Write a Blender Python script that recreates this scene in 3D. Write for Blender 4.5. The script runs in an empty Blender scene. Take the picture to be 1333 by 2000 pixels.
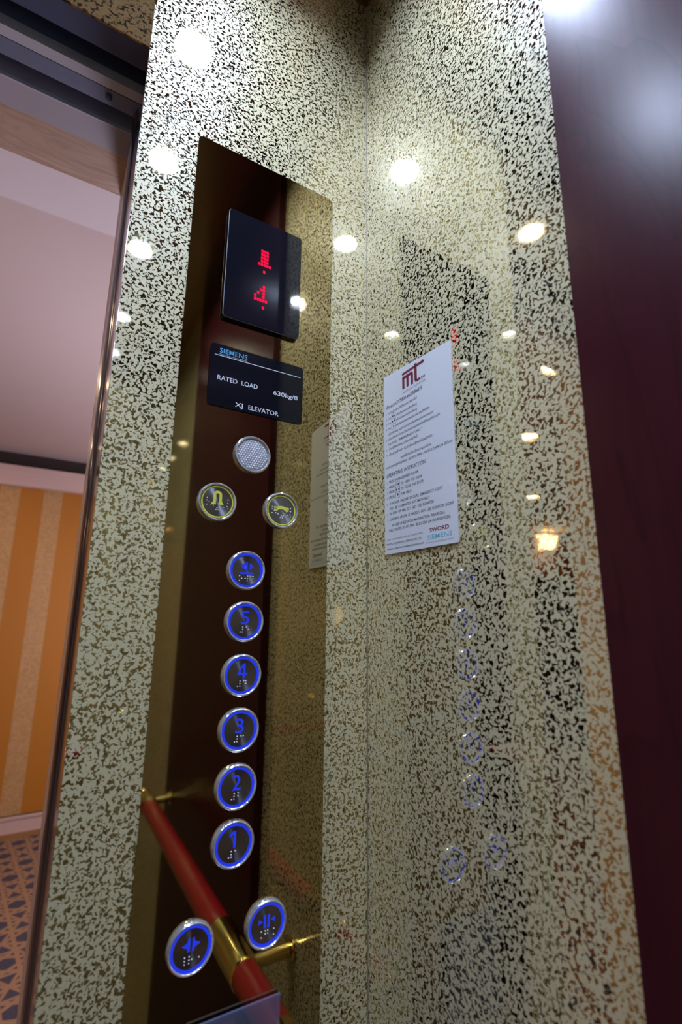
import bpy, math, random
from mathutils import Matrix, Vector

S = bpy.context.scene
COL = S.collection
random.seed(7)
EYE = 1.33                      # camera height above the car floor
# ------------------------------------------------------------------ camera
YAW, PITCH, ROLL = math.radians(30.6035), math.radians(12.3544), math.radians(0.589)
fw = Vector((math.sin(YAW) * math.cos(PITCH), math.cos(YAW) * math.cos(PITCH), math.sin(PITCH)))
rt = Vector((math.cos(YAW), -math.sin(YAW), 0)); up = rt.cross(fw)
c, s = math.cos(ROLL), math.sin(ROLL)
rt, up = c * rt + s * up, -s * rt + c * up
cam_d = bpy.data.cameras.new('camera')
cam_d.sensor_fit = 'VERTICAL'; cam_d.sensor_height = 36.0; cam_d.sensor_width = 24.0
cam_d.lens = 962.95 * 36.0 / 2000.0
cam_d.clip_start = 0.01
cam_d.dof.use_dof = True; cam_d.dof.focus_distance = 0.60; cam_d.dof.aperture_fstop = 4.5
cam = bpy.data.objects.new('camera', cam_d); COL.objects.link(cam)
m = Matrix((rt, up, -fw)).transposed().to_4x4(); m.translation = (-0.3337, -0.5, EYE)
cam.matrix_world = m
S.camera = cam
# ------------------------------------------------------------------ world, exposure
w = bpy.data.worlds.new('world'); S.world = w; w.use_nodes = True
w.node_tree.nodes['Background'].inputs[0].default_value = (0.02, 0.02, 0.025, 1)
w.node_tree.nodes['Background'].inputs[1].default_value = 0.3
S.view_settings.view_transform = 'Standard'; S.view_settings.look = 'None'
S.view_settings.gamma = 1.0; S.view_settings.use_curve_mapping = False
S.view_settings.exposure = 0.0
S.cycles.max_bounces = 9; S.cycles.glossy_bounces = 7; S.cycles.diffuse_bounces = 4
S.cycles.transmission_bounces = 6; S.cycles.transparent_max_bounces = 8
S.cycles.sample_clamp_indirect = 0.0
S.cycles.caustics_reflective = False; S.cycles.caustics_refractive = False
S.cycles.blur_glossy = 0.3
CAR_LAMP = 740.0                # radiance of the car's downlights
CAR_TINT = (0.62, 0.74, 1.0)
LOBBY_LAMP = 80.0
LOBBY_TINT = (1.0, 0.72, 0.45)

# ------------------------------------------------------------------ material helpers
class NT:
    def __init__(self, name):
        self.m = bpy.data.materials.new(name); self.m.use_nodes = True
        self.t = self.m.node_tree; self.t.nodes.clear()
        self.out = self.t.nodes.new('ShaderNodeOutputMaterial')
    def n(self, kind, props=None, **ins):
        nd = self.t.nodes.new('ShaderNode' + kind)
        for k, v in (props or {}).items(): setattr(nd, k, v)
        for k, v in ins.items():
            key = k.replace('_', ' ')
            sock = nd.inputs[int(k[1:])] if (k[0] == 'i' and k[1:].isdigit()) else nd.inputs[key]
            self.set(sock, v)
        return nd
    def set(self, sock, v):
        if hasattr(v, 'is_linked'): self.t.links.new(v, sock)
        elif hasattr(v, 'outputs'): self.t.links.new(v.outputs[0], sock)
        else:
            if isinstance(v, tuple) and len(v) == 3 and sock.type == 'RGBA': v = v + (1,)
            sock.default_value = v
    def math(self, op, a, b=None, c=None):
        nd = self.t.nodes.new('ShaderNodeMath'); nd.operation = op
        for i, v in enumerate((a, b, c)):
            if v is not None: self.set(nd.inputs[i], v)
        return nd.outputs[0]
    def ramp(self, fac, stops, interp='LINEAR'):
        nd = self.t.nodes.new('ShaderNodeValToRGB'); nd.color_ramp.interpolation = interp
        els = nd.color_ramp.elements
        while len(els) < len(stops): els.new(0.5)
        for e, (p, col) in zip(els, stops):
            e.position = p; e.color = tuple(col) + (1,) if len(col) == 3 else col
        self.set(nd.inputs[0], fac); return nd.outputs[0]
    def mix(self, fac, a, b, blend='MIX'):
        nd = self.t.nodes.new('ShaderNodeMix'); nd.data_type = 'RGBA'; nd.blend_type = blend
        self.set(nd.inputs[0], fac); self.set(nd.inputs[6], a); self.set(nd.inputs[7], b)
        return nd.outputs[2]
    def pbr(self, **k): return self.n('BsdfPrincipled', **k)
    def done(self, sh):
        self.t.links.new(sh.outputs[0] if hasattr(sh, 'outputs') else sh, self.out.inputs[0]); return self.m
    def pos(self, scale=(1, 1, 1)):
        g = self.n('NewGeometry')
        mp = self.n('Mapping', Vector=g.outputs['Position']); mp.inputs['Scale'].default_value = scale
        return mp.outputs[0]

def flat(name, col, rough=0.5, metal=0.0, coat=0.0, coat_rough=0.05, spec=0.5, bump=None):
    t = NT(name)
    p = t.pbr(Base_Color=col, Roughness=rough, Metallic=metal, Coat_Weight=coat, Coat_Roughness=coat_rough)
    p.inputs['Specular IOR Level'].default_value = spec
    if bump:
        nz = t.n('TexNoise', Vector=t.pos(bump[2] if len(bump) > 2 else (1, 1, 1)), Scale=bump[0], Detail=3.0)
        b = t.n('Bump', Strength=bump[1], Distance=0.001, Height=nz.outputs[0])
        t.set(p.inputs['Normal'], b.outputs[0])
    return t.done(p)

def emit(name, col, strength):
    t = NT(name); return t.done(t.n('Emission', Color=col, Strength=strength))

GOLD = (0.56, 0.47, 0.26)
def speckle_mat():
    """polished gold steel with a pale frosted pattern etched over about two thirds of it"""
    t = NT('etched_gold_steel')
    v = t.pos()
    nz = t.n('TexNoise', Vector=v, Scale=310.0, Detail=1.2, Roughness=0.45, Distortion=0.8)
    big = t.n('TexNoise', Vector=v, Scale=14.0, Detail=2.0)
    val = t.math('ADD', nz.outputs[0], t.math('MULTIPLY', t.math('SUBTRACT', big.outputs[0], 0.5), 0.07))
    fac = t.n('MapRange', Value=val, From_Min=0.528, From_Max=0.548)
    mirror = t.pbr(Base_Color=GOLD, Metallic=1.0, Roughness=0.025)
    tint = t.mix(big.outputs[0], (0.68, 0.61, 0.365), (0.74, 0.67, 0.42))
    frost = t.pbr(Base_Color=tint, Metallic=0.0, Roughness=0.42, Coat_Weight=1.0, Coat_Roughness=0.025, Coat_IOR=1.9)
    frost.inputs['Specular IOR Level'].default_value = 0.4
    b = t.n('Bump', Strength=0.12, Distance=0.0001, Height=fac.outputs[0]); b.invert = True
    t.set(frost.inputs['Normal'], b.outputs[0])
    mx = t.n('MixShader', i0=fac.outputs[0], i1=frost, i2=mirror)
    return t.done(mx)

def wood_mat():
    t = NT('burgundy_wood')
    v = t.pos((1, 1, 0.22))
    wv = t.n('TexNoise', Vector=v, Scale=9.0, Detail=2.5, Distortion=1.2)
    rings = t.math('FRACT', t.math('MULTIPLY', wv.outputs[0], 9.0))
    line = t.ramp(rings, [(0.0, (0, 0, 0)), (0.06, (1, 1, 1)), (0.75, (0.85, 0.85, 0.85)), (1.0, (0.35, 0.35, 0.35))])
    fine = t.n('TexNoise', Vector=t.pos((150, 150, 5)), Scale=1.0, Detail=3.0)
    base = t.mix(fine.outputs[0], (0.033, 0.0035, 0.0085), (0.060, 0.008, 0.0145))
    col = t.mix(0.30, base, line, 'MULTIPLY')
    p = t.pbr(Base_Color=col, Roughness=0.5, Coat_Weight=0.50, Coat_Roughness=0.27)
    p.inputs['Specular IOR Level'].default_value = 0.0
    return t.done(p)

def marble_mat():
    t = NT('beige_marble')
    nz = t.n('TexNoise', Vector=t.pos((3.0, 16, 16)), Scale=2.2, Detail=6.0, Distortion=1.0)
    col = t.ramp(nz.outputs[0], [(0.3, (0.46, 0.31, 0.24)), (0.48, (0.72, 0.54, 0.45)), (0.55, (0.62, 0.44, 0.35)), (0.72, (0.80, 0.64, 0.54))])
    return t.done(t.pbr(Base_Color=col, Roughness=0.35))

def wallpaper_mat():
    t = NT('striped_wallpaper')
    g = t.n('NewGeometry'); sp = t.n('SeparateXYZ', Vector=g.outputs['Position'])
    f = t.math('FRACT', t.math('ADD', t.math('DIVIDE', t.math('ADD', sp.outputs[0], 0.4885), 0.255), 100.5))
    st = t.n('MapRange', Value=t.math('ABSOLUTE', t.math('SUBTRACT', f, 0.5)), From_Min=0.266, From_Max=0.286)
    nz = t.n('TexNoise', Vector=g.outputs['Position'], Scale=55.0, Detail=4.0, Distortion=1.5)
    orn = t.ramp(nz.outputs[0], [(0.42, (0.42, 0.235, 0.085)), (0.56, (0.52, 0.31, 0.13))])
    col = t.mix(st.outputs[0], (0.44, 0.165, 0.008), orn)
    return t.done(t.pbr(Base_Color=col, Roughness=0.6))

def carpet_mat():
    t = NT('trellis_carpet')
    g = t.n('NewGeometry'); sp = t.n('SeparateXYZ', Vector=g.outputs['Position'])
    acc = None
    for ang, period, wd in ((8, .088, .15), (68, .088, .17), (128, .088, .17), (38, .1524, .05), (98, .1524, .05), (158, .1524, .05)):
        a = math.radians(ang)
        d = t.math('ADD', t.math('MULTIPLY', sp.outputs[0], math.cos(a)), t.math('MULTIPLY', sp.outputs[1], math.sin(a)))
        f = t.math('ABSOLUTE', t.math('SUBTRACT', t.math('FRACT', t.math('ADD', t.math('DIVIDE', d, period), 50.0)), 0.5))
        l = t.math('LESS_THAN', f, wd / 2 + 0.02)
        acc = l if acc is None else t.math('MAXIMUM', acc, l)
    nz = t.n('TexNoise', Vector=g.outputs['Position'], Scale=300.0, Detail=2.0)
    dark = t.mix(nz.outputs[0], (0.022, 0.020, 0.035), (0.06, 0.052, 0.075))
    tan = t.mix(nz.outputs[0], (0.21, 0.115, 0.06), (0.30, 0.165, 0.09))
    p = t.pbr(Base_Color=t.mix(acc, dark, tan), Roughness=0.95)
    b = t.n('Bump', Strength=0.5, Distance=0.002, Height=nz.outputs[0]); t.set(p.inputs['Normal'], b.outputs[0])
    return t.done(p)

def spun_mat():
    t = NT('spun_steel')
    tg = t.n('Tangent', props={'direction_type': 'RADIAL', 'axis': 'Z'})
    tc = t.n('TexCoord'); sp = t.n('SeparateXYZ', Vector=tc.outputs['Object'])
    r = t.math('SQRT', t.math('ADD', t.math('POWER', sp.outputs[0], 2.0), t.math('POWER', sp.outputs[1], 2.0)))
    rings = t.n('TexNoise', props={'noise_dimensions': '1D'}, W=t.math('MULTIPLY', r, 9000.0), Scale=1.0, Detail=2.0)
    col = t.mix(rings.outputs[0], (0.24, 0.24, 0.27), (0.38, 0.38, 0.42))
    p = t.pbr(Base_Color=col, Metallic=1.0, Roughness=0.30, Anisotropic=0.93, Anisotropic_Rotation=0.25, Tangent=tg.outputs[0])
    return t.done(p)

def acrylic_mat():
    t = NT('clear_acrylic')
    tr = t.n('BsdfTransparent', Color=(0.88, 0.90, 1.0))
    gl = t.n('BsdfGlossy', Color=(0.9, 0.92, 1.0), Roughness=0.06)
    df = t.n('BsdfDiffuse', Color=(0.45, 0.48, 0.75))
    fr = t.n('Fresnel', IOR=1.5)
    a = t.n('MixShader', i0=0.22, i1=tr, i2=df)
    return t.done(t.n('MixShader', i0=fr, i1=a, i2=gl))

def granite_mat():
    t = NT('polished_granite')
    nz = t.n('TexNoise', Vector=t.pos(), Scale=160.0, Detail=4.0)
    col = t.ramp(nz.outputs[0], [(0.35, (0.04, 0.03, 0.02)), (0.5, (0.12, 0.09, 0.055)), (0.62, (0.20, 0.16, 0.10))])
    return t.done(t.pbr(Base_Color=col, Roughness=0.2))

def transom_mat():
    t = NT('bronze_speckled_steel')
    nz = t.n('TexNoise', Vector=t.pos(), Scale=240.0, Detail=1.0, Distortion=0.5)
    col = t.ramp(nz.outputs[0], [(0.55, (0.40, 0.26, 0.12)), (0.60, (0.07, 0.05, 0.03))])
    return t.done(t.pbr(Base_Color=col, Metallic=0.75, Roughness=0.06))

M = dict(
    speckle=speckle_mat(), wood=wood_mat(), marble=marble_mat(), paper_wall=wallpaper_mat(), carpet=carpet_mat(),
    spun=spun_mat(), acrylic=acrylic_mat(), granite=granite_mat(),
    mirror_gold=flat('polished_gold_steel', (0.47, 0.375, 0.19), 0.035, 1.0),
    mirror_steel=flat('polished_steel', (0.60, 0.52, 0.48), 0.10, 1.0),
    grey_steel=flat('satin_grey_steel', (0.50, 0.48, 0.52), 0.35, 1.0),
    dark_steel=flat('dark_steel', (0.09, 0.125, 0.25), 0.35, 0.2, bump=(30.0, 0.2)),
    track_steel=flat('worn_track_steel', (0.25, 0.31, 0.50), 0.32, 0.2, bump=(60.0, 0.5)),
    lip_steel=flat('bright_track_lip', (0.70, 0.74, 0.92), 0.3, 0.1),
    black=flat('black_paint', (0.006, 0.006, 0.009), 0.7),
    rubber=flat('dark_door_edge', (0.035, 0.036, 0.055), 0.22, 0.4, 0.6, 0.1),
    chrome=flat('chrome', (0.86, 0.87, 0.90), 0.06, 1.0),
    bezel=flat('bright_bezel', (0.95, 0.95, 1.0), 0.13, 0.75, 0.6, 0.04),
    lining=flat('grey_head_lining', (0.56, 0.55, 0.68), 0.4),
    transom=transom_mat(),
    brass=flat('polished_brass', (0.83, 0.66, 0.30), 0.10, 1.0),
    red=flat('red_rail_cover', (0.34, 0.012, 0.018), 0.33, 0.0, 0.4, 0.25),
    black_glass=flat('black_acrylic', (0.008, 0.008, 0.014), 0.04, 0.0, 0.0),
    rim_glint=flat('painted_edge_glint', (0.42, 0.44, 0.52), 0.25),  # pale tone painted in for a glint on the display edge
    plate_black=flat('black_plate', (0.006, 0.007, 0.012), 0.08, spec=0.35),
    ink_white=flat('white_print', (0.75, 0.77, 0.85), 0.5),
    ink_blue=flat('blue_print', (0.06, 0.36, 0.68), 0.5),
    ink_dark=flat('dark_print', (0.035, 0.035, 0.06), 0.5),
    ink_grey=flat('grey_print', (0.22, 0.23, 0.28), 0.5),
    ink_maroon=flat('maroon_print', (0.19, 0.012, 0.045), 0.5),
    ink_cyan=flat('cyan_print', (0.12, 0.55, 0.75), 0.5),
    card=flat('laminated_white_card', (0.82, 0.83, 0.88), 0.35, 0.0, 0.8, 0.03),
    braille=flat('braille_pins', (0.92, 0.92, 0.97), 0.25, 0.1),
    ring_blue=emit('blue_glow', (0.024, 0.055, 1.0), 0.72),
    ring_yellow=flat('yellow_print', (0.78, 0.76, 0.10), 0.4),
    led=emit('red_led', (1.0, 0.008, 0.06), 1.05),
    grille=flat('white_perforated_lens', (0.42, 0.42, 0.50), 0.3, 0.0, 0.5),
    grille_dot=flat('lens_bumps', (0.95, 0.95, 1.0), 0.15, 0.0, 1.0),
    bronze=flat('dark_bronze_ceiling', (0.30, 0.19, 0.13), 0.22, 1.0),
    ceiling_paint=flat('mauve_white_paint', (0.52, 0.43, 0.43), 0.8),
    soffit_paint=flat('pale_white_paint', (0.60, 0.56, 0.60), 0.8),
    pink_paint=flat('pinkish_trim_paint', (0.62, 0.44, 0.40), 0.6),
    cove_shade=flat('painted_cove_shade', (0.03, 0.018, 0.016), 0.6),  # shade of the cove gap put into the colour
    tan_trim=flat('orange_brown_strip', (0.34, 0.17, 0.06), 0.6),
    concrete=flat('shaft_concrete', (0.10, 0.10, 0.11), 0.9),
    seam=flat('corner_seam', (0.34, 0.31, 0.22), 0.5, 0.3),
    baffle=flat('grey_baffle', (0.10, 0.10, 0.11), 0.6),
    pilaster=flat('golden_brown_veneer', (0.40, 0.25, 0.10), 0.5),
    dark_door=flat('dark_lacquer_door', (0.02, 0.008, 0.012), 0.3),
    lamp=emit('cool_lamp_lens', CAR_TINT, CAR_LAMP),
    lamp_dim=emit('dim_lamp_lens', CAR_TINT, CAR_LAMP * 0.20),
    lobby_lamp=emit('warm_lamp_lens', LOBBY_TINT, LOBBY_LAMP),
    globe=emit('added_fill_glow', (0.94, 0.86, 1.0), 40.0),  # glow of the hanging globes added to light the lobby
    sconce=emit('warm_sconce_shade', (1.0, 0.62, 0.28), 14.0),
)

# ------------------------------------------------------------------ mesh helpers
class MB:
    def __init__(self): self.v = []; self.f = []
    def add(self, vs, fs):
        o = len(self.v); self.v += [tuple(p) for p in vs]; self.f += [tuple(i + o for i in f) for f in fs]; return self
    def box(self, x0, x1, y0, y1, z0, z1, bev=0.0):
        if bev <= 0:
            vs = [(x, y, z) for z in (z0, z1) for y in (y0, y1) for x in (x0, x1)]
            return self.add(vs, [(0, 2, 3, 1), (4, 5, 7, 6), (0, 1, 5, 4), (2, 6, 7, 3), (0, 4, 6, 2), (1, 3, 7, 5)])
        b = bev
        q = lambda x0, x1, y0, y1, z: [(x0, y0, z), (x1, y0, z), (x1, y1, z), (x0, y1, z)]
        oct_ = lambda i, z: [(x0 + b + i, y0 + i, z), (x1 - b - i, y0 + i, z), (x1 - i, y0 + b + i, z), (x1 - i, y1 - b - i, z),
                             (x1 - b - i, y1 - i, z), (x0 + b + i, y1 - i, z), (x0 + i, y1 - b - i, z), (x0 + i, y0 + b + i, z)]
        return self.loft([oct_(b * .7, z0), oct_(0, z0 + b * .7), oct_(0, z1 - b * .7), oct_(b * .7, z1)])
    def loft(self, rings, cap0=True, cap1=True):
        n = len(rings[0]); vs = [p for r in rings for p in r]; fs = []
        for k in range(len(rings) - 1):
            for i in range(n):
                j = (i + 1) % n; fs.append((k * n + i, k * n + j, (k + 1) * n + j, (k + 1) * n + i))
        if cap0: fs.append(tuple(range(n - 1, -1, -1)))
        if cap1: fs.append(tuple((len(rings) - 1) * n + i for i in range(n)))
        return self.add(vs, fs)
    def lathe(self, prof, n=40, center=(0, 0, 0), knurl=0.0, cap0=False, cap1=False):
        rings = []
        for k, (r, z) in enumerate(prof):
            ring = []
            for i in range(n):
                a = 2 * math.pi * i / n
                rr = r * (1 + (knurl if (i % 2 and 0 < k < 3) else 0))
                ring.append((center[0] + rr * math.cos(a), center[1] + rr * math.sin(a), center[2] + z))
            rings.append(ring)
        return self.loft(rings, cap0, cap1)
    def tube(self, a, b, r, n=24, r2=None):
        a, b = Vector(a), Vector(b); d = (b - a).normalized()
        h = Vector((0, 0, 1)) if abs(d.z) < .9 else Vector((1, 0, 0))
        e1 = d.cross(h).normalized(); e2 = d.cross(e1)
        r2 = r if r2 is None else r2
        ring = lambda c, q: [c + e1 * q * math.cos(2 * math.pi * i / n) + e2 * q * math.sin(2 * math.pi * i / n) for i in range(n)]
        c = min(r, r2) * .12
        return self.loft([ring(a, r - c), ring(a + d * c, r), ring(b - d * c, r2), ring(b, r2 - c)])
    def prism(self, poly, z0, z1):
        return self.loft([[(x, y, z0) for x, y in poly], [(x, y, z1) for x, y in poly]])
    def ring(self, r0, r1, z0, z1, n=48, c=(0, 0)):
        P = lambda r, z: [(c[0] + r * math.cos(2 * math.pi * i / n), c[1] + r * math.sin(2 * math.pi * i / n), z) for i in range(n)]
        rs = [P(r0, z0), P(r0, z1), P(r1, z1), P(r1, z0)]
        return self.loft(rs[::-1], False, False)
    def dome(self, x, y, z, r, h=None, n=8):
        h = h or r
        return self.lathe([(r, 0), (r * .75, h * .65), (r * .3, h * .97)], n, (x, y, z), cap1=True)
    def mesh(self, name, mat, smooth=False):
        me = bpy.data.meshes.new(name); me.from_pydata(self.v, [], self.f); me.update()
        me.materials.append(M[mat] if isinstance(mat, str) else mat)
        if smooth:
            for p in me.polygons: p.use_smooth = True
            me.set_sharp_from_angle(angle=math.radians(38))
        return me
    def build(self, name, mat, parent=None, loc=None, smooth=False, **tags):
        o = bpy.data.objects.new(name, self.mesh(name, mat, smooth)); COL.objects.link(o)
        if parent: o.parent = parent
        if loc: o.location = loc
        for k, v in tags.items(): o[k] = v
        return o

def rrect(x0, x1, y0, y1, r, n=5):
    out = []
    for cx, cy, a0 in ((x1 - r, y1 - r, 0), (x0 + r, y1 - r, 90), (x0 + r, y0 + r, 180), (x1 - r, y0 + r, 270)):
        for i in range(n + 1):
            a = math.radians(a0 + 90 * i / n); out.append((cx + r * math.cos(a), cy + r * math.sin(a)))
    return out

def struct(mb, name, mat, parent=None, **k):
    o = mb.build(name, mat, parent, **k)
    if not parent: o['kind'] = 'structure'
    return o

def empty(name, loc=(0, 0, 0), mat=None, **tags):
    o = bpy.data.objects.new(name, None); COL.objects.link(o); o.empty_display_size = 0.05
    if mat is not None:
        mm = mat.to_4x4(); mm.translation = loc; o.matrix_world = mm
    else: o.location = loc
    for k, v in tags.items(): o[k] = v
    return o

def copy_tree(o, parent=None):
    c2 = o.copy(); COL.objects.link(c2); c2.parent = parent
    for ch in list(o.children): copy_tree(ch, c2)
    return c2

def text_geo(body, x, y, height=None, width=None, bold=0.0, align='LEFT', z=0.0):
    """outline text as flat faces: baseline at (x, y), capital height and total width in metres"""
    cu = bpy.data.curves.new('t', 'FONT'); cu.body = body; cu.size = 1.0; cu.offset = bold; cu.resolution_u = 3
    ob = bpy.data.objects.new('t', cu); COL.objects.link(ob)
    dg = bpy.context.evaluated_depsgraph_get()
    me = bpy.data.meshes.new_from_object(ob.evaluated_get(dg))
    vs = [v.co.copy() for v in me.vertices]; fs = [tuple(p.vertices) for p in me.polygons]
    bpy.data.objects.remove(ob); bpy.data.curves.remove(cu); bpy.data.meshes.remove(me)
    mb = MB()
    if not vs: return mb
    x0 = min(v.x for v in vs); x1 = max(v.x for v in vs)
    sy = (height / 0.73) if height else (width / (x1 - x0))
    sx = (width / (x1 - x0)) if width else sy
    W = (x1 - x0) * sx
    ox = x if align == 'LEFT' else x - W / 2 if align == 'CENTER' else x - W
    return mb.add([(ox + (v.x - x0) * sx, y + v.y * sy, z) for v in vs], fs)

def merge(*ms):
    r = MB()
    for q in ms: r.add(q.v, q.f)
    return r

# ------------------------------------------------------------------ the car
ZC = EYE + 0.96                 # car ceiling
LZ0 = EYE + 1.065
ZH = EYE + 0.65                 # clear height of the doorway
JX = -0.303                     # right jamb
LX = -1.10                      # left wall / left jamb
DEP = -1.45                     # rear wall
WF, WR = -0.303, -0.90          # wood panel limits along the side walls

floor = struct(MB().box(LX - .03, .03, DEP - .03, 0.03, -.05, 0.0), 'floor', 'granite')
ceil = struct(MB().box(LX - .03, .03, DEP - .03, 0.03, ZC, ZC + .05), 'ceiling', 'bronze')
wf = struct(MB().box(JX, 0.0, 0.0, 0.0025, 0, ZC), 'wall_front', 'speckle')
struct(MB().box(JX - .0005, JX + .0025, 0.0004, 0.073, 0, ZC), 'jamb_return', 'mirror_steel', wf)
struct(MB().box(JX + .0025, .03, 0.0026, 0.02, 0, ZC), 'stiffener', 'dark_steel', wf)
struct(MB().box(LX, JX - .0006, 0.0, 0.0025, ZH, ZC), 'transom_panel', 'transom', wf)
struct(MB().box(LX, JX - .0006, 0.0026, 0.031, ZH, ZC), 'transom_return', 'dark_steel', wf)
for side, sx in (('right', 1), ('left', -1)):
    X = lambda d: d if sx > 0 else LX - d          # d: distance outwards (+) from the wall face
    def sbox(d0, d1, y0, y1, z0, z1):
        a, b = sorted((X(d0), X(d1))); return MB().box(a, b, y0, y1, z0, z1)
    wl = struct(sbox(0.0026, 0.03, DEP, 0.0, 0, ZC), 'wall_' + side, 'dark_steel')
    struct(sbox(0.0, 0.0025, WF - .012, -0.0004, 0, ZC), 'etched_panel', 'speckle', wl)
    struct(sbox(0.0, 0.0025, DEP, WR + .012, 0, ZC), 'etched_panel', 'speckle', wl)
    struct(sbox(-0.014, 0.0025, WR, WF, 0, ZC), 'wood_panel', 'wood', wl)
    wl.children[0]['label'] = 'narrow gold etched steel panel next to the doorway corner'
wrear = struct(MB().box(LX, 0, DEP - .03, DEP, 0, ZC), 'wall_rear', 'speckle')
struct(MB().box(-0.0012, -0.0001, -0.0012, -0.0001, 0, ZC), 'trim_1', 'seam')

# ------------------------------------------------------------------ door head and retracted door leaves
hd = struct(MB().box(LX - .3, .5, 0.0605, 0.098, ZH, ZH + .09), 'trim_2', 'track_steel')
struct(MB().box(LX - .3, .5, 0.0600, 0.0735, ZH - .002, ZH + .012), 'track_lip', 'lip_steel', hd)
struct(MB().box(LX - .3, .5, 0.0735, 0.0755, ZH - .001, ZH + .010), 'track_groove', 'black', hd)
MB().lathe([(0.004, 0.0), (0.004, -0.003), (0.002, -0.004)], 16, (JX - .035, .086, ZH), cap1=True).build('track_bolt', 'dark_steel', hd)
struct(MB().box(LX - .3, .5, 0.031, 0.124, ZH + .12, ZH + .14), 'shaft_gap_shade', 'black')  # black sheet put in for the darkness up the shaft gap
cd = struct(MB().box(JX + .004, .45, 0.076, 0.120, 0.012, ZH - .004), 'door_1', 'grey_steel')
edge = MB().loft([[(JX + .004 - .0090 * math.sin(a), .098 - .022 * math.cos(a), z) for a in [math.pi * i / 12 for i in range(13)]] for z in (0.012, ZH - .004)])
edge.build('rubber_edge', 'rubber', cd, smooth=True)
# landing frame: steel head and jambs, then marble lining
fr = struct(MB().box(LX - .1, JX + .1, 0.124, 0.167, ZH, ZH + .3), 'trim_4', 'lining')
MB().box(LX - .1, JX + .1, 0.1235, 0.1255, ZH - .0015, ZH + .004).build('head_edge', 'lip_steel', fr)
MB().box(JX - .001, JX + .1, 0.124, 0.167, 0, ZH).build('frame_jamb', 'mirror_steel', fr)
MB().box(LX - .1, LX + .0, 0.124, 0.167, 0, ZH).build('frame_jamb', 'mirror_steel', fr)
mr = struct(MB().box(LX - .25, JX + .25, 0.167, 0.243, ZH, ZH + .22), 'trim_5', 'marble')
MB().box(JX - .002, JX + .25, 0.167, 0.243, 0, ZH).build('marble_jamb', 'marble', mr)
MB().box(LX - .25, LX + .0, 0.167, 0.243, 0, ZH).build('marble_jamb', 'marble', mr)
struct(MB().box(LX - .25, LX + .0, 0.2432, 0.47, 0, LZ0), 'trim_9', 'pilaster')
struct(merge(MB().box(JX + .25, 3.5, 0.124, 0.24, 0, 2.6), MB().box(-6.5, LX - .25, 0.124, 0.24, 0, 2.6),
             MB().box(LX - .25, JX + .25, 0.168, 0.24, ZH + .22, 2.6)), 'wall_landing', 'soffit_paint')
sill = struct(MB().box(LX, JX, 0.031, 0.243, -.05, 0.0), 'trim_6', 'track_steel')
for yy in (.055, .079, .110, .130):
    MB().box(LX + .01, JX - .01, yy - .003, yy + .003, -.001, .0006).build('sill_groove', 'black', sill)

# ------------------------------------------------------------------ the lift lobby outside
YW = 3.45; LF = -0.02; LZ = EYE + 1.10
struct(MB().box(-6.5, 3.5, 0.2431, YW + .1, -.05, 0.0), 'floor_lobby', 'carpet')
struct(MB().box(-6.5, 3.5, 0.24, YW + .1, LZ, LZ + .05), 'ceiling_lobby', 'ceiling_paint')
struct(MB().box(-6.5, 3.5, 0.24, 0.885, LZ - .03, LZ - .0005), 'trim_7', 'soffit_paint')
struct(MB().box(-6.5, 3.5, YW, YW + .1, 0, LZ), 'wall_lobby', 'paper_wall')
bb = struct(MB().box(-6.5, 3.5, YW - .018, YW - .0002, 0.03, EYE - 1.205, ), 'baseboard_lobby', 'pink_paint')
MB().box(-6.5, 3.5, YW - .024, YW - .0002, EYE - 1.222, EYE - 1.205).build('cap_moulding', 'pink_paint', bb)
MB().box(-6.5, 3.5, YW - .03, YW - .0002, 0.0, 0.03).build('carpet_strip', 'tan_trim', bb)
cr = struct(MB().loft([[(x, YW - .0002, EYE + .870), (x, YW - .035, EYE + .875), (x, YW - .045, EYE + .90), (x, YW - .075, EYE + .96),
                       (x, YW - .085, EYE + 1.0), (x, YW - .0002, EYE + 1.0)] for x in (-6.5, 3.5)]), 'trim_8', 'pink_paint')
MB().box(-6.5, 3.5, YW - .03, YW - .0002, EYE + 1.0005, EYE + 1.0995).build('shadow_gap', 'cove_shade', cr)  # dark strip painted in for the shade of the cove gap
struct(MB().box(-6.6, -6.5, 0.24, YW, 0, LZ), 'wall_lobby_left', 'paper_wall')
struct(MB().box(3.5, 3.6, 0.24, YW, 0, LZ), 'wall_lobby_right', 'paper_wall')
dd = struct(MB().box(-5.45, -4.35, YW - .04, YW - .0003, 0.0, 1.86), 'door_2', 'dark_door')
for xx in (-5.40, -4.88):
    for z0, z1 in ((.15, .85), (.95, 1.75)):
        MB().box(xx, xx + .48, YW - .052, YW - .0405, z0, z1).build('door_panel', 'dark_door', dd)

# ------------------------------------------------------------------ control panel on the front return
R90 = Matrix.Rotation(math.radians(90), 3, 'X')
PX, PZ = -0.149, 0.62
panel = empty('control_panel', (PX, 0, PZ), R90, label='tall mirror-gold lift control panel with round buttons beside the doorway', category='control panel')
U = lambda x: x - PX
V = lambda z: z + EYE - PZ
pt = EYE + 0.5615 - PZ
MB().prism(rrect(U(-.2400), U(-.0575), 0, pt, .006), 0.0001, .0022).build('faceplate', 'mirror_gold', panel)

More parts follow.
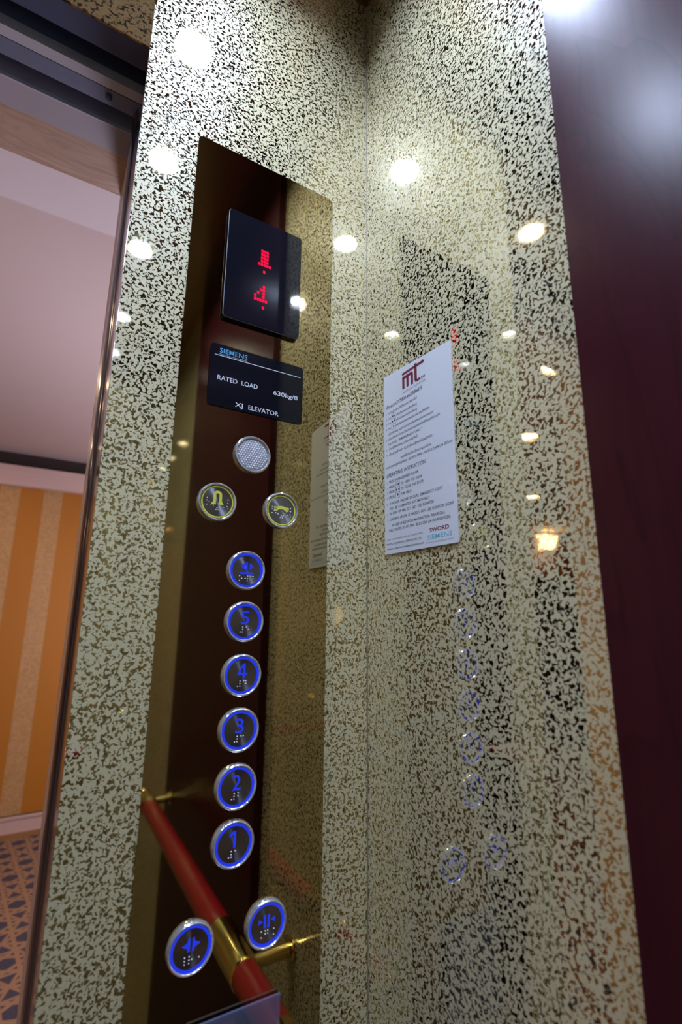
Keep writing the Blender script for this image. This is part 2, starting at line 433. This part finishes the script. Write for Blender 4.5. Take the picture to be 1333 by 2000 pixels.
# position display
dx0, dx1, dz0, dz1 = U(-.1995), U(-.1048), V(.3318), V(.4742)
disp = MB().prism(rrect(dx0 + .0002, dx1 - .0002, dz0 + .0002, dz1 - .0002, .004), .0022, .0068).build('floor_display', 'black_glass', panel, label='black glass floor display with red down arrow and figure 4')
MB().prism(rrect(dx0, dx1, dz0, dz1, .004), .0068, .0076).build('edge_glint_rim', 'rim_glint', disp)  # pale outline painted in as the bevel glint round the glass
MB().prism(rrect(dx0 + .0004, dx1 - .0004, dz0 + .0004, dz1 - .0004, .004), .0076, .0084).build('display_glass', 'black_glass', disp)
def led(name, cx, topz, rows, px=.0034, py=.0046):
    mb = MB()
    for r, row in enumerate(rows):
        for q, ch in enumerate(row):
            if ch == '#':
                x = U(cx) + (q - 2) * px; y = V(topz) - r * py
                mb.prism(rrect(x - px * .44, x + px * .44, y - py * .42, y + py * .42, px * .2, 2), .0083, .00856)
    return mb.build(name, 'led', disp)
led('led_arrow', -.1532, .4330, ['.###.', '.###.', '.###.', '.###.', '#####', '.....', '..#..'])
led('led_digit', -.1560, .3850, ['...#.', '..##.', '.#.#.', '#..#.', '#####', '.....', '...#.'])

# rated load plate
lx0, lx1, lz0, lz1 = U(-.2085), U(-.0955), V(.2252), V(.2985)
plate = MB().prism(rrect(lx0, lx1, lz0, lz1, .004), .0022, .0036).build('load_plate', 'plate_black', panel, label='black rated load plate with white lettering')
T = .0037
text_geo('SIEMENS', U(-.1984), V(.2886), .0058, .0320, .008, z=T).build('blue_lettering', 'ink_blue', plate)
text_geo('Partner of Automation & Drives', U(-.1985), V(.2862), .0013, .0320, .0, z=T).build('small_lettering', 'ink_white', plate)
MB().box(U(-.2035), U(-.0990), V(.2846), V(.2853), T - .0001, T).build('white_rule', 'ink_white', plate)
for tx, x, z_, wd in (('RATED', -.1990, .2560, .0225), ('LOAD', -.1715, .2560, .0190), ('630kg/8', -.1330, .2546, .0310), ('XJ', -.1776, .2290, .0090), ('ELEVATOR', -.1622, .2290, .0366)):
    text_geo(tx, U(x), V(z_), .0056, wd, .005, z=T).build('white_lettering', 'ink_white', plate)

# round speaker / lamp lens
def bezel_mb(R): return MB().lathe([(R, .0022), (R, .0036), (R * .988, .0052), (R * .965, .0064), (R * .93, .0071), (R * .895, .0070), (R * .865, .0063), (R * .845, .0046)], 72, knurl=-.010)
sp = bezel_mb(.0212).build('speaker', 'bezel', panel, (U(-.1547), V(.1769), 0), label='round white dotted lens in chrome ring under the load plate')
MB().lathe([(.0180, .0045), (.0175, .0052), (.0120, .0058), (.0040, .0061)], 40, cap1=True).build('perforated_lens', 'grille', sp, smooth=True)
dm = MB()
for i in range(-8, 9):
    for j in range(-8, 9):
        x = (i + .5 * (j % 2)) * .0029; y = j * .0025
        if math.hypot(x, y) < .0162: dm.dome(x, y, .0053 + .0007 * (1 - (x * x + y * y) / .00027), .00105, .0008, 7)
dm.build('lens_bumps', 'grille_dot', sp, kind='stuff')

BEZ = bezel_mb(.0207).mesh('bezel', 'bezel')
DISC = MB().lathe([(.0154, .0047), (.0152, .0052), (.0070, .0052), (.0008, .0052)], 56, cap1=True).mesh('disc', 'spun')
RING_B = MB().ring(.0155, .0174, .0046, .0056).mesh('glow_ring', 'ring_blue')
RING_Y = MB().ring(.0156, .0171, .0046, .0056).mesh('yellow_ring', 'ring_yellow')
FZ = .0053
BR = {'1': (1,), '2': (1, 2), '3': (1, 4), '4': (1, 4, 5), '5': (1, 5), '#': (3, 4, 5, 6)}
def dots(cells, y0, pitch=.0024, cell=.0062):
    mb = MB(); n = len(cells)
    for k, cl in enumerate(cells):
        cx = (k - (n - 1) / 2) * cell
        for d in cl:
            col, row = (0, d - 1) if d <= 3 else (1, d - 4)
            mb.dome(cx + (col - .5) * pitch, y0 - row * pitch, FZ - .0001, .00072, .0008, 7)
    return mb
def button(x, z, legend, braille, label, yellow=False):
    b = bpy.data.objects.new('button', BEZ); COL.objects.link(b); b.parent = panel
    b.location = (U(x), V(z), 0); b['label'] = label
    for nm, me in (('face_disc', DISC), ('yellow_ring' if yellow else 'glow_ring', RING_Y if yellow else RING_B)):
        o = bpy.data.objects.new(nm, me); COL.objects.link(o); o.parent = b
    legend.build('legend', 'ring_yellow' if yellow else 'ring_blue', b)
    braille.build('braille_dots', 'braille', b)
    return b
def tri(x, y, wd, h):            # arrow head pointing along sign of wd
    return MB().prism([(x, y - h), (x + wd, y), (x, y + h)] if wd > 0 else [(x, y - h), (x, y + h), (x + wd, y)], FZ - .0002, FZ + .0001)
def bar(x0, x1, y0, y1): return MB().box(x0, x1, y0, y1, FZ - .0002, FZ + .0001)
def arc_band(cx, cy, r0, r1, a0, a1, n=12):
    A = [math.radians(a0 + (a1 - a0) * i / n) for i in range(n + 1)]
    return [(cx + r1 * math.cos(a), cy + r1 * math.sin(a)) for a in A] + [(cx + r0 * math.cos(a), cy + r0 * math.sin(a)) for a in A[::-1]]
def band(*a): return MB().prism(arc_band(*a), FZ - .0002, FZ + .0001)

FOUR = merge(bar(.0008, .0030, -.0026, .0114), bar(-.0046, .0046, .0004, .0024),
             MB().prism([(-.0046, .0024), (-.0022, .0024), (.0020, .0114), (.0006, .0114)], FZ - .0002, FZ + .0001))
col_z = {'5': -.0026, '4': -.0551, '3': -.1063, '2': -.1571, '1': -.2062}
for k, z in col_z.items():
    leg = FOUR if k == '4' else merge(bar(-.0004, .0020, -.0026, .0114), MB().prism([(-.0004, .0114), (-.0040, .0088), (-.0040, .0066), (-.0004, .0084)], FZ - .0002, FZ + .0001)) if k == '1' else text_geo(k, 0, -.0026, .0140, (.0086), .006, 'CENTER', FZ + .0001)
    button(-.1542, z, leg, dots([BR['#'], BR[k]], -.0056), 'round steel button with glowing blue figure %s and ring' % k)
hold = merge(tri(-.0022, .0042, -.0048, .0036), tri(.0030, .0042, .0048, .0036), bar(-.0010, .0010, -.0005, .0085), bar(-.0075, .0075, -.0042, -.0020))
button(-.1550, .0497, hold, merge(*[dots([q], -.0060) if False else dots([(1, 3, 5), (2, 4, 5, 6), (1, 4, 5)], -.0062)for q in (0,)]),
       'round steel button with blue double arrow above a bar')
opn = merge(tri(-.0030, .0030, -.0052, .0024), tri(.0030, .0030, .0052, .0024), bar(-.0030, -.0010, -.0020, .0080), bar(.0010, .0030, -.0020, .0080))
button(-.1881, -.2804, opn, dots([(4, 5, 6), (1, 2, 3, 5), (5,)], -.0058), 'round steel door open button, blue arrows pointing outwards')
cls = merge(tri(-.0080, .0030, .0040, .0022), tri(.0080, .0030, -.0040, .0022), bar(-.0030, -.0010, -.0025, .0080), bar(.0010, .0030, -.0025, .0080))
button(-.1177, -.2801, cls, dots([(4, 6), (1, 2, 4, 5), (4, 6)], -.0052), 'round steel door close button, blue arrows pointing inwards')
bell = merge(band(0, .0074, .0017, .0045, 0, 180), bar(-.0045, -.0017, .0005, .0075), bar(.0017, .0045, .0005, .0075),
             MB().prism([(-.0068, -.0030), (-.0016, -.0030), (-.0017, .0008), (-.0045, .0008)], FZ - .0002, FZ + .0001),
             MB().prism([(.0016, -.0030), (.0068, -.0030), (.0045, .0008), (.0017, .0008)], FZ - .0002, FZ + .0001))
scat = MB()
for x, y in ((-.011, .003), (-.011, .0004), (-.0085, -.001), (-.011, -.004), (-.0065, -.0035), (-.004, -.0045), (0, -.0065), (.0015, -.0085), (-.001, -.0085), (.002, -.0062),
             (.011, .003), (.011, -.0004), (.0105, -.004), (.007, -.0055), (.0115, -.0062)):
    scat.dome(x, y, FZ - .0001, .00070, .0008, 7)
button(-.1905, .1188, bell, scat, 'round steel alarm button with yellow bell and ring', True)
hand = merge(band(0, -.0060, .0074, .0110, 35, 145), MB().prism(rrect(-.0090, -.0055, .0008, .0040, .0010, 3), FZ - .0002, FZ + .0001),
             MB().prism(rrect(.0055, .0090, .0008, .0040, .0010, 3), FZ - .0002, FZ + .0001))
button(-.1181, .1184, hand, merge(scat), 'round steel call button with yellow telephone handset and ring', True)

# clear cover over the key switch at the foot of the panel
cov = MB().box(U(-.186), U(-.1018), V(-.47), V(-.3392), .0042, .0068).build('clear_cover', 'acrylic', panel, label='clear acrylic cover plate')
for xx in (-.183, -.1105):
    MB().tube((U(xx), V(-.455), .0022), (U(xx), V(-.455), .0041), .003, 14).build('standoff', 'chrome', cov)
ks = MB().lathe([(.0095, .0022), (.0095, .0030), (.0080, .0038), (.0060, .0038), (.0055, .0030)], 36, cap1=True).build('key_switch', 'chrome', panel, (U(-.148), V(-.357), 0))
MB().box(-.0008, .0008, -.004, .004, .0029, .0032).build('key_slot', 'black', ks)

# ------------------------------------------------------------------ notice card on the right wall
SIDE = Matrix(((0, 0, -1), (-1, 0, 0), (0, 1, 0)))
card = MB().loft([[(0, 0, z), (.1188, -.0003, z), (.1190, .2126, z), (0, .2216, z)] for z in (0.0003, .0015)]).build('notice_card', 'card')
mm = SIDE.to_4x4(); mm.translation = (0, -.0397, EYE + .0737); card.matrix_world = mm
card['label'] = 'white laminated operating notice in Thai and English on speckled right wall'; card['category'] = 'notice'
Z = .0016
P = lambda pts: MB().prism(pts, Z - .0001, Z)
def bx(x0, x1, y0, y1): return MB().box(x0, x1, y0, y1, Z - .0001, Z)
logo = merge(
    P([(.0370, .2078), (.0735, .2078), (.0735, .2066), (.0775, .2094), (.0735, .2122), (.0735, .2110), (.0370, .2110)]),      # shaft with arrow head
    bx(.0372, .0412, .1904, .2060), bx(.0450, .0490, .1904, .2042), bx(.0530, .0570, .1898, .2030),
    P([(.0372, .2060), (.0372, .2024), (.0538, .2024), (.0570, .2024), (.0564, .2048), (.0545, .2060)]),
    bx(.0596, .0638, .1925, .2128), P([(.0600, .1925), (.0606, .1906), (.0622, .1896), (.0698, .1896), (.0698, .1926), (.0632, .1926)]),
    bx(.0712, .0726, .1896, .1922), bx(.0738, .0750, .1896, .1922), bx(.0762, .0772, .1896, .1922))
logo.build('maroon_logo', 'ink_maroon', card)
text_geo('MASTECH ELEVATOR', .0376, .1846, .0024, .0408, .0, z=Z).build('logo_caption', 'ink_grey', card)
def lines(rows, name, mat, bold=0.0):
    merge(*[text_geo(tx, x, y, h, wd, bold, z=Z) for tx, x, y, h, wd in rows]).build(name, mat, card)
lines([('คำแนะนำวิธีการใช้ลิฟท์', .0044, .1768, .0042, .0675)], 'thai_heading', 'ink_dark', .012)
lines([('1.', .0045, .1693, .0026, .002), ('กดปุ่มชั้นที่ต้องการจะไป', .0096, .1693, .0028, .0530),
       ('2.', .0045, .1622, .0026, .002), ('กด', .0095, .1622, .0028, .0045), ('เพื่อต้องการเปิดประตู', .0245, .1622, .0028, .0378),
       ('3.', .0045, .1560, .0026, .002), ('กด', .0094, .1560, .0028, .0045), ('เพื่อต้องการปิดประตู', .0245, .1560, .0028, .0378),
       ('4.', .0045, .1496, .0026, .002), ('กด', .0093, .1496, .0028, .0045), ('เมื่อต้องการขอความช่วยเหลือ และ ลิฟต์ค้าง', .0245, .1496, .0028, .0587),
       ('เมื่อเกิดเหตุ ขอความช่วยเหลือจากบุคคลภายนอก', .0091, .1426, .0028, .0800),
       ('5.', .0045, .1362, .0026, .002), ('เมื่อไฟฟ้าดับ ไฟฉุกเฉินภายในห้องลิฟต์จะติดเองอัตโนมัติ', .0090, .1362, .0028, .0900),
       ('และกดปุ่ม "EMERGENCY CALL"', .0089, .1300, .0028, .0611),
       ('6.', .0045, .1236, .0026, .002), ('ห้ามใช้ลิฟต์ขณะเกิดเพลิงไหม้', .0101, .1236, .0028, .0520),
       ('7.', .0045, .1166, .0026, .002), ('เด็กอายุต่ำกว่า 12 ปี ห้ามใช้ลิฟต์โดยลำพัง', .0100, .1166, .0028, .0764),
       ('กรณีลิฟต์ขัดข้องกรุณาโทร', .0318, .1076, .0028, .0522),
       ('ศูนย์บริการลิฟต์ขัดข้อง : 02-971-7900 , 02-522-2364 (24 ชั่วโมง)', .0035, .1016, .0028, .1125)], 'thai_text', 'ink_dark', .006)
lines([('OPERATING  INSTRUCTION', .0043, .0905, .0046, .0700)], 'english_heading', 'ink_dark', .006)
lines([('1.', .0045, .0832, .0024, .002), ('PRESS YOUR DESIRED FLOOR', .0093, .0832, .0031, .0530),
       ('2.', .0045, .0765, .0024, .002), ('PRESS', .0092, .0765, .0031, .0105), ('TO  OPEN  THE  DOOR', .0310, .0765, .0031, .0375),
       ('3.', .0045, .0706, .0024, .002), ('PRESS', .0091, .0706, .0031, .0105), ('TO  CLOSE  THE  DOOR', .0310, .0706, .0031, .0395),
       ('4.', .0045, .0642, .0024, .002), ('PRESS', .0089, .0642, .0031, .0105), ('FOR  HELP', .0310, .0642, .0031, .0185),
       ('5.', .0045, .0570, .0024, .002), ('IF  POWER  FAILURE  OCCURS,  EMERGENCY  LIGHT', .0101, .0566, .0031, .0890),
       ('WILL  BE  ILLUMINATES  AUTOMATICALLY.', .0100, .0508, .0031, .0700),
       ('6.', .0045, .0450, .0024, .002), ('IN  CASE  OF  FIRE,  DO  NOT  USE  ELEVATOR', .0098, .0450, .0031, .0760),
       ('7.', .0045, .0382, .0024, .002), ('CHILDREN  UNDER  12  SHOULD  NOT  USE  ELEVATOR  ALONE', .0097, .0380, .0031, .1045),
       ('IN CASE OF ELEVATOR MALFUNCTION, PLEASE CALL', .0140, .0309, .0031, .0880),
       ('CALL  CENTER : 02-971-7900,  02-522-2364 (24 HOUR SERVICES)', .0076, .0254, .0031, .1015)], 'english_text', 'ink_dark', .006)
lines([('บริษัท มาสเทค เอลลิเวเตอร์ แอนด์ เซอร์วิส จำกัด', .0036, .0155, .0020, .0635)], 'company_thai', 'ink_grey')
lines([('MASTECH ELEVATOR & SERVICE CO.,LTD.', .0035, .0102, .0022, .0618), ('Website : http://www.mastechelevator.co.th', .0040, .0047, .0022, .0637)], 'company_lines', 'ink_dark', .006)
text_geo('SWORD', .0779, .0152, .0042, .0286, .02, z=Z).build('maroon_brand', 'ink_maroon', card)
text_geo('SIEMENS', .0740, .0078, .0048, .0366, .004, z=Z).build('cyan_brand', 'ink_cyan', card)
text_geo('Partner in Automation & Drives', .0723, .0040, .0016, .0396, .0, z=Z).build('brand_caption', 'ink_grey', card)
def icon(x, y, kind):
    q = [bx(x, x + .0080, y + .0052, y + .0054), bx(x, x + .0080, y - .0012, y - .0010), bx(x, x + .0002, y - .0012, y + .0054), bx(x + .0078, x + .0080, y - .0012, y + .0054)]
    cy = y + .0021
    if kind == 'open': q += [P([(x + .0010, cy), (x + .0036, cy - .0017), (x + .0036, cy + .0017)]), P([(x + .0070, cy), (x + .0044, cy + .0017), (x + .0044, cy - .0017)])]
    elif kind == 'close': q += [P([(x + .0036, cy), (x + .0010, cy + .0017), (x + .0010, cy - .0017)]), P([(x + .0044, cy), (x + .0070, cy - .0017), (x + .0070, cy + .0017)])]
    else: q += [P([(x + .0028, cy - .0008), (x + .0052, cy - .0008), (x + .0046, cy + .0016), (x + .0034, cy + .0016)])]
    return merge(*q)
for i, k in enumerate(('open', 'close', 'bell')):
    icon(.0152, .1622 - .0066 * i, k).build('symbol_box', 'ink_dark', card)
    icon(.0215, .0765 - .0062 * i, k).build('symbol_box', 'ink_dark', card)

# ------------------------------------------------------------------ handrails
ZR = EYE - 0.422
def handrail(length, posts, label):
    """along local +x, wall face towards local +y at 0.07"""
    h = empty('handrail', label=label, category='handrail', group='red and brass handrails')
    MB().tube((0, 0, 0), (length, 0, 0), .0178, 28).build('rod', 'red', h, smooth=True)
    for s_, e_ in ((-.012, .004), (length - .004, length + .012)):
        MB().tube((s_, 0, 0), (e_, 0, 0), .0188, 28).build('end_cap', 'brass', h, smooth=True)
    for c0, c1, p_, d in posts:
        MB().tube((c0, 0, 0), (c1, 0, 0), .0196, 28).build('collar', 'brass', h, smooth=True)
        q = MB().tube((p_, .012, 0), (p_, d - .004, 0), .0085, 20).build('post', 'brass', h, smooth=True)
        MB().tube((p_, d - .0045, 0), (p_, d - .0003, 0), .0145, 28).build('post_flange', 'brass', q, smooth=True)
    return h
# right wall: local x -> -y, wall towards +x
hr = handrail(.81, [(.105, .205, .125, .070), (.735, .80, .775, .056)], 'red handrail with brass collars along the right wood wall panel')
hr.matrix_world = Matrix.Translation((-.07, -.06, ZR)) @ Matrix(((0, 1, 0), (-1, 0, 0), (0, 0, 1))).to_4x4()
hl = handrail(.81, [(.02, .09, .045, .056), (.56, .66, .61, .070)], 'red handrail with brass collars along the left wall')
hl.matrix_world = Matrix.Translation((LX + .07, -.87, ZR)) @ Matrix(((0, -1, 0), (1, 0, 0), (0, 0, 1))).to_4x4()
hb = handrail(.76, [(.05, .15, .10, .070), (.61, .71, .66, .070)], 'red handrail with brass collars along the rear wall')
hb.matrix_world = Matrix.Translation((-.17, DEP + .07, ZR)) @ Matrix(((-1, 0, 0), (0, -1, 0), (0, 0, 1))).to_4x4()

# ------------------------------------------------------------------ lamps
def downlight(r, mat, loc, label, group, rec=.018):
    d = empty('downlight', loc, label=label, category='ceiling lamp', group=group)
    rim = MB().lathe([(r * 1.32, 0), (r * 1.32, -rec), (r * 1.10, -rec - .002), (r * 1.06, -rec)], 36).build('bezel', 'chrome', d, smooth=True)
    MB().lathe([(r * 1.058, -rec), (r * 1.058, -.0002)], 36).build('baffle', 'baffle', rim, smooth=True)
    MB().add([(r * math.cos(-2 * math.pi * i / 28), r * math.sin(-2 * math.pi * i / 28), -.0015) for i in range(28)], [tuple(range(28))]).build('lens', mat, d)
    return d
rowy = (-.19, -.435, -.735, -1.08, -1.33)
spots = [(-.225, y) for y in rowy[:3]] + [(-.60, -.165)] + [(-.225, y) for y in rowy[3:]] + [(-.575, -.71), (-.91, -.50), (-.93, -.745)]
first = None
for x, y in spots[:4]:
    if first is None:
        first = downlight(.026, 'lamp', (x, y, ZC - .0003), 'bright round cool-white downlight in the car ceiling', 'car ceiling downlights')
    else:
        o = copy_tree(first); o.location = (x, y, ZC - .0003)
first = None
for x, y in spots[4:]:
    if first is None:
        first = downlight(.024, 'lamp_dim', (x, y, ZC - .0003), 'dimmer round downlight in the rear or left of the car ceiling', 'dim car ceiling downlights')
    else:
        o = copy_tree(first); o.location = (x, y, ZC - .0003)
first = None
for x, y in ((-2.05, 1.34), (-.75, 1.9), (.4, 1.6), (-3.3, 2.3), (-.9, 2.9), (-2.2, 2.8), (.7, 2.8), (-4.6, 1.5), (-1.42, .68)):
    if first is None:
        first = downlight(.058, 'lobby_lamp', (x, y, LZ - .0003), 'round warm downlight in the lobby ceiling', 'lobby ceiling downlights')
    else:
        o = copy_tree(first); o.location = (x, y, (LZ if y > .9 else LZ - .03) - .0003)
sc_ = empty('wall_sconce', (-4.9, YW, EYE + .86), label='square warm wall lamp on the orange lobby wallpaper', category='wall lamp')
MB().box(-.09, .09, -.012, -.0003, -.02, .20).build('backplate', 'brass', sc_)
MB().loft([[(-.10, -.11, .02), (.10, -.11, .02), (.10, -.0125, .02), (-.10, -.0125, .02)], [(-.13, -.15, .18), (.13, -.15, .18), (.13, -.0125, .18), (-.13, -.0125, .18)]]).build('shade', 'sconce', sc_)

first = None
for x, y in ((.02, 1.40), (.9, 2.6)):  # hanging globes added out of view to brighten lobby ceiling and door head
    if first is None:
        first = empty('added_fill_lamp', (x, y, LZ), label='pale globe added out of view to brighten the lobby', category='fill lamp', group='added lobby fill lamps')
        MB().lathe([(.06, -.0003), (.06, -.02), (.02, -.03)], 24, cap1=True).build('canopy', 'brass', first)
        MB().tube((0, 0, -.03), (0, 0, -.90), .006, 10).build('stem', 'brass', first)
        MB().lathe([(.14 * math.sin(math.pi * (i + .5) / 14), -1.03 + .14 * math.cos(math.pi * (i + .5) / 14)) for i in range(14)][::-1], 24, cap0=True, cap1=True).build('globe', 'globe', first, smooth=True)
    else:
        o = copy_tree(first); o.location = (x, y, LZ)
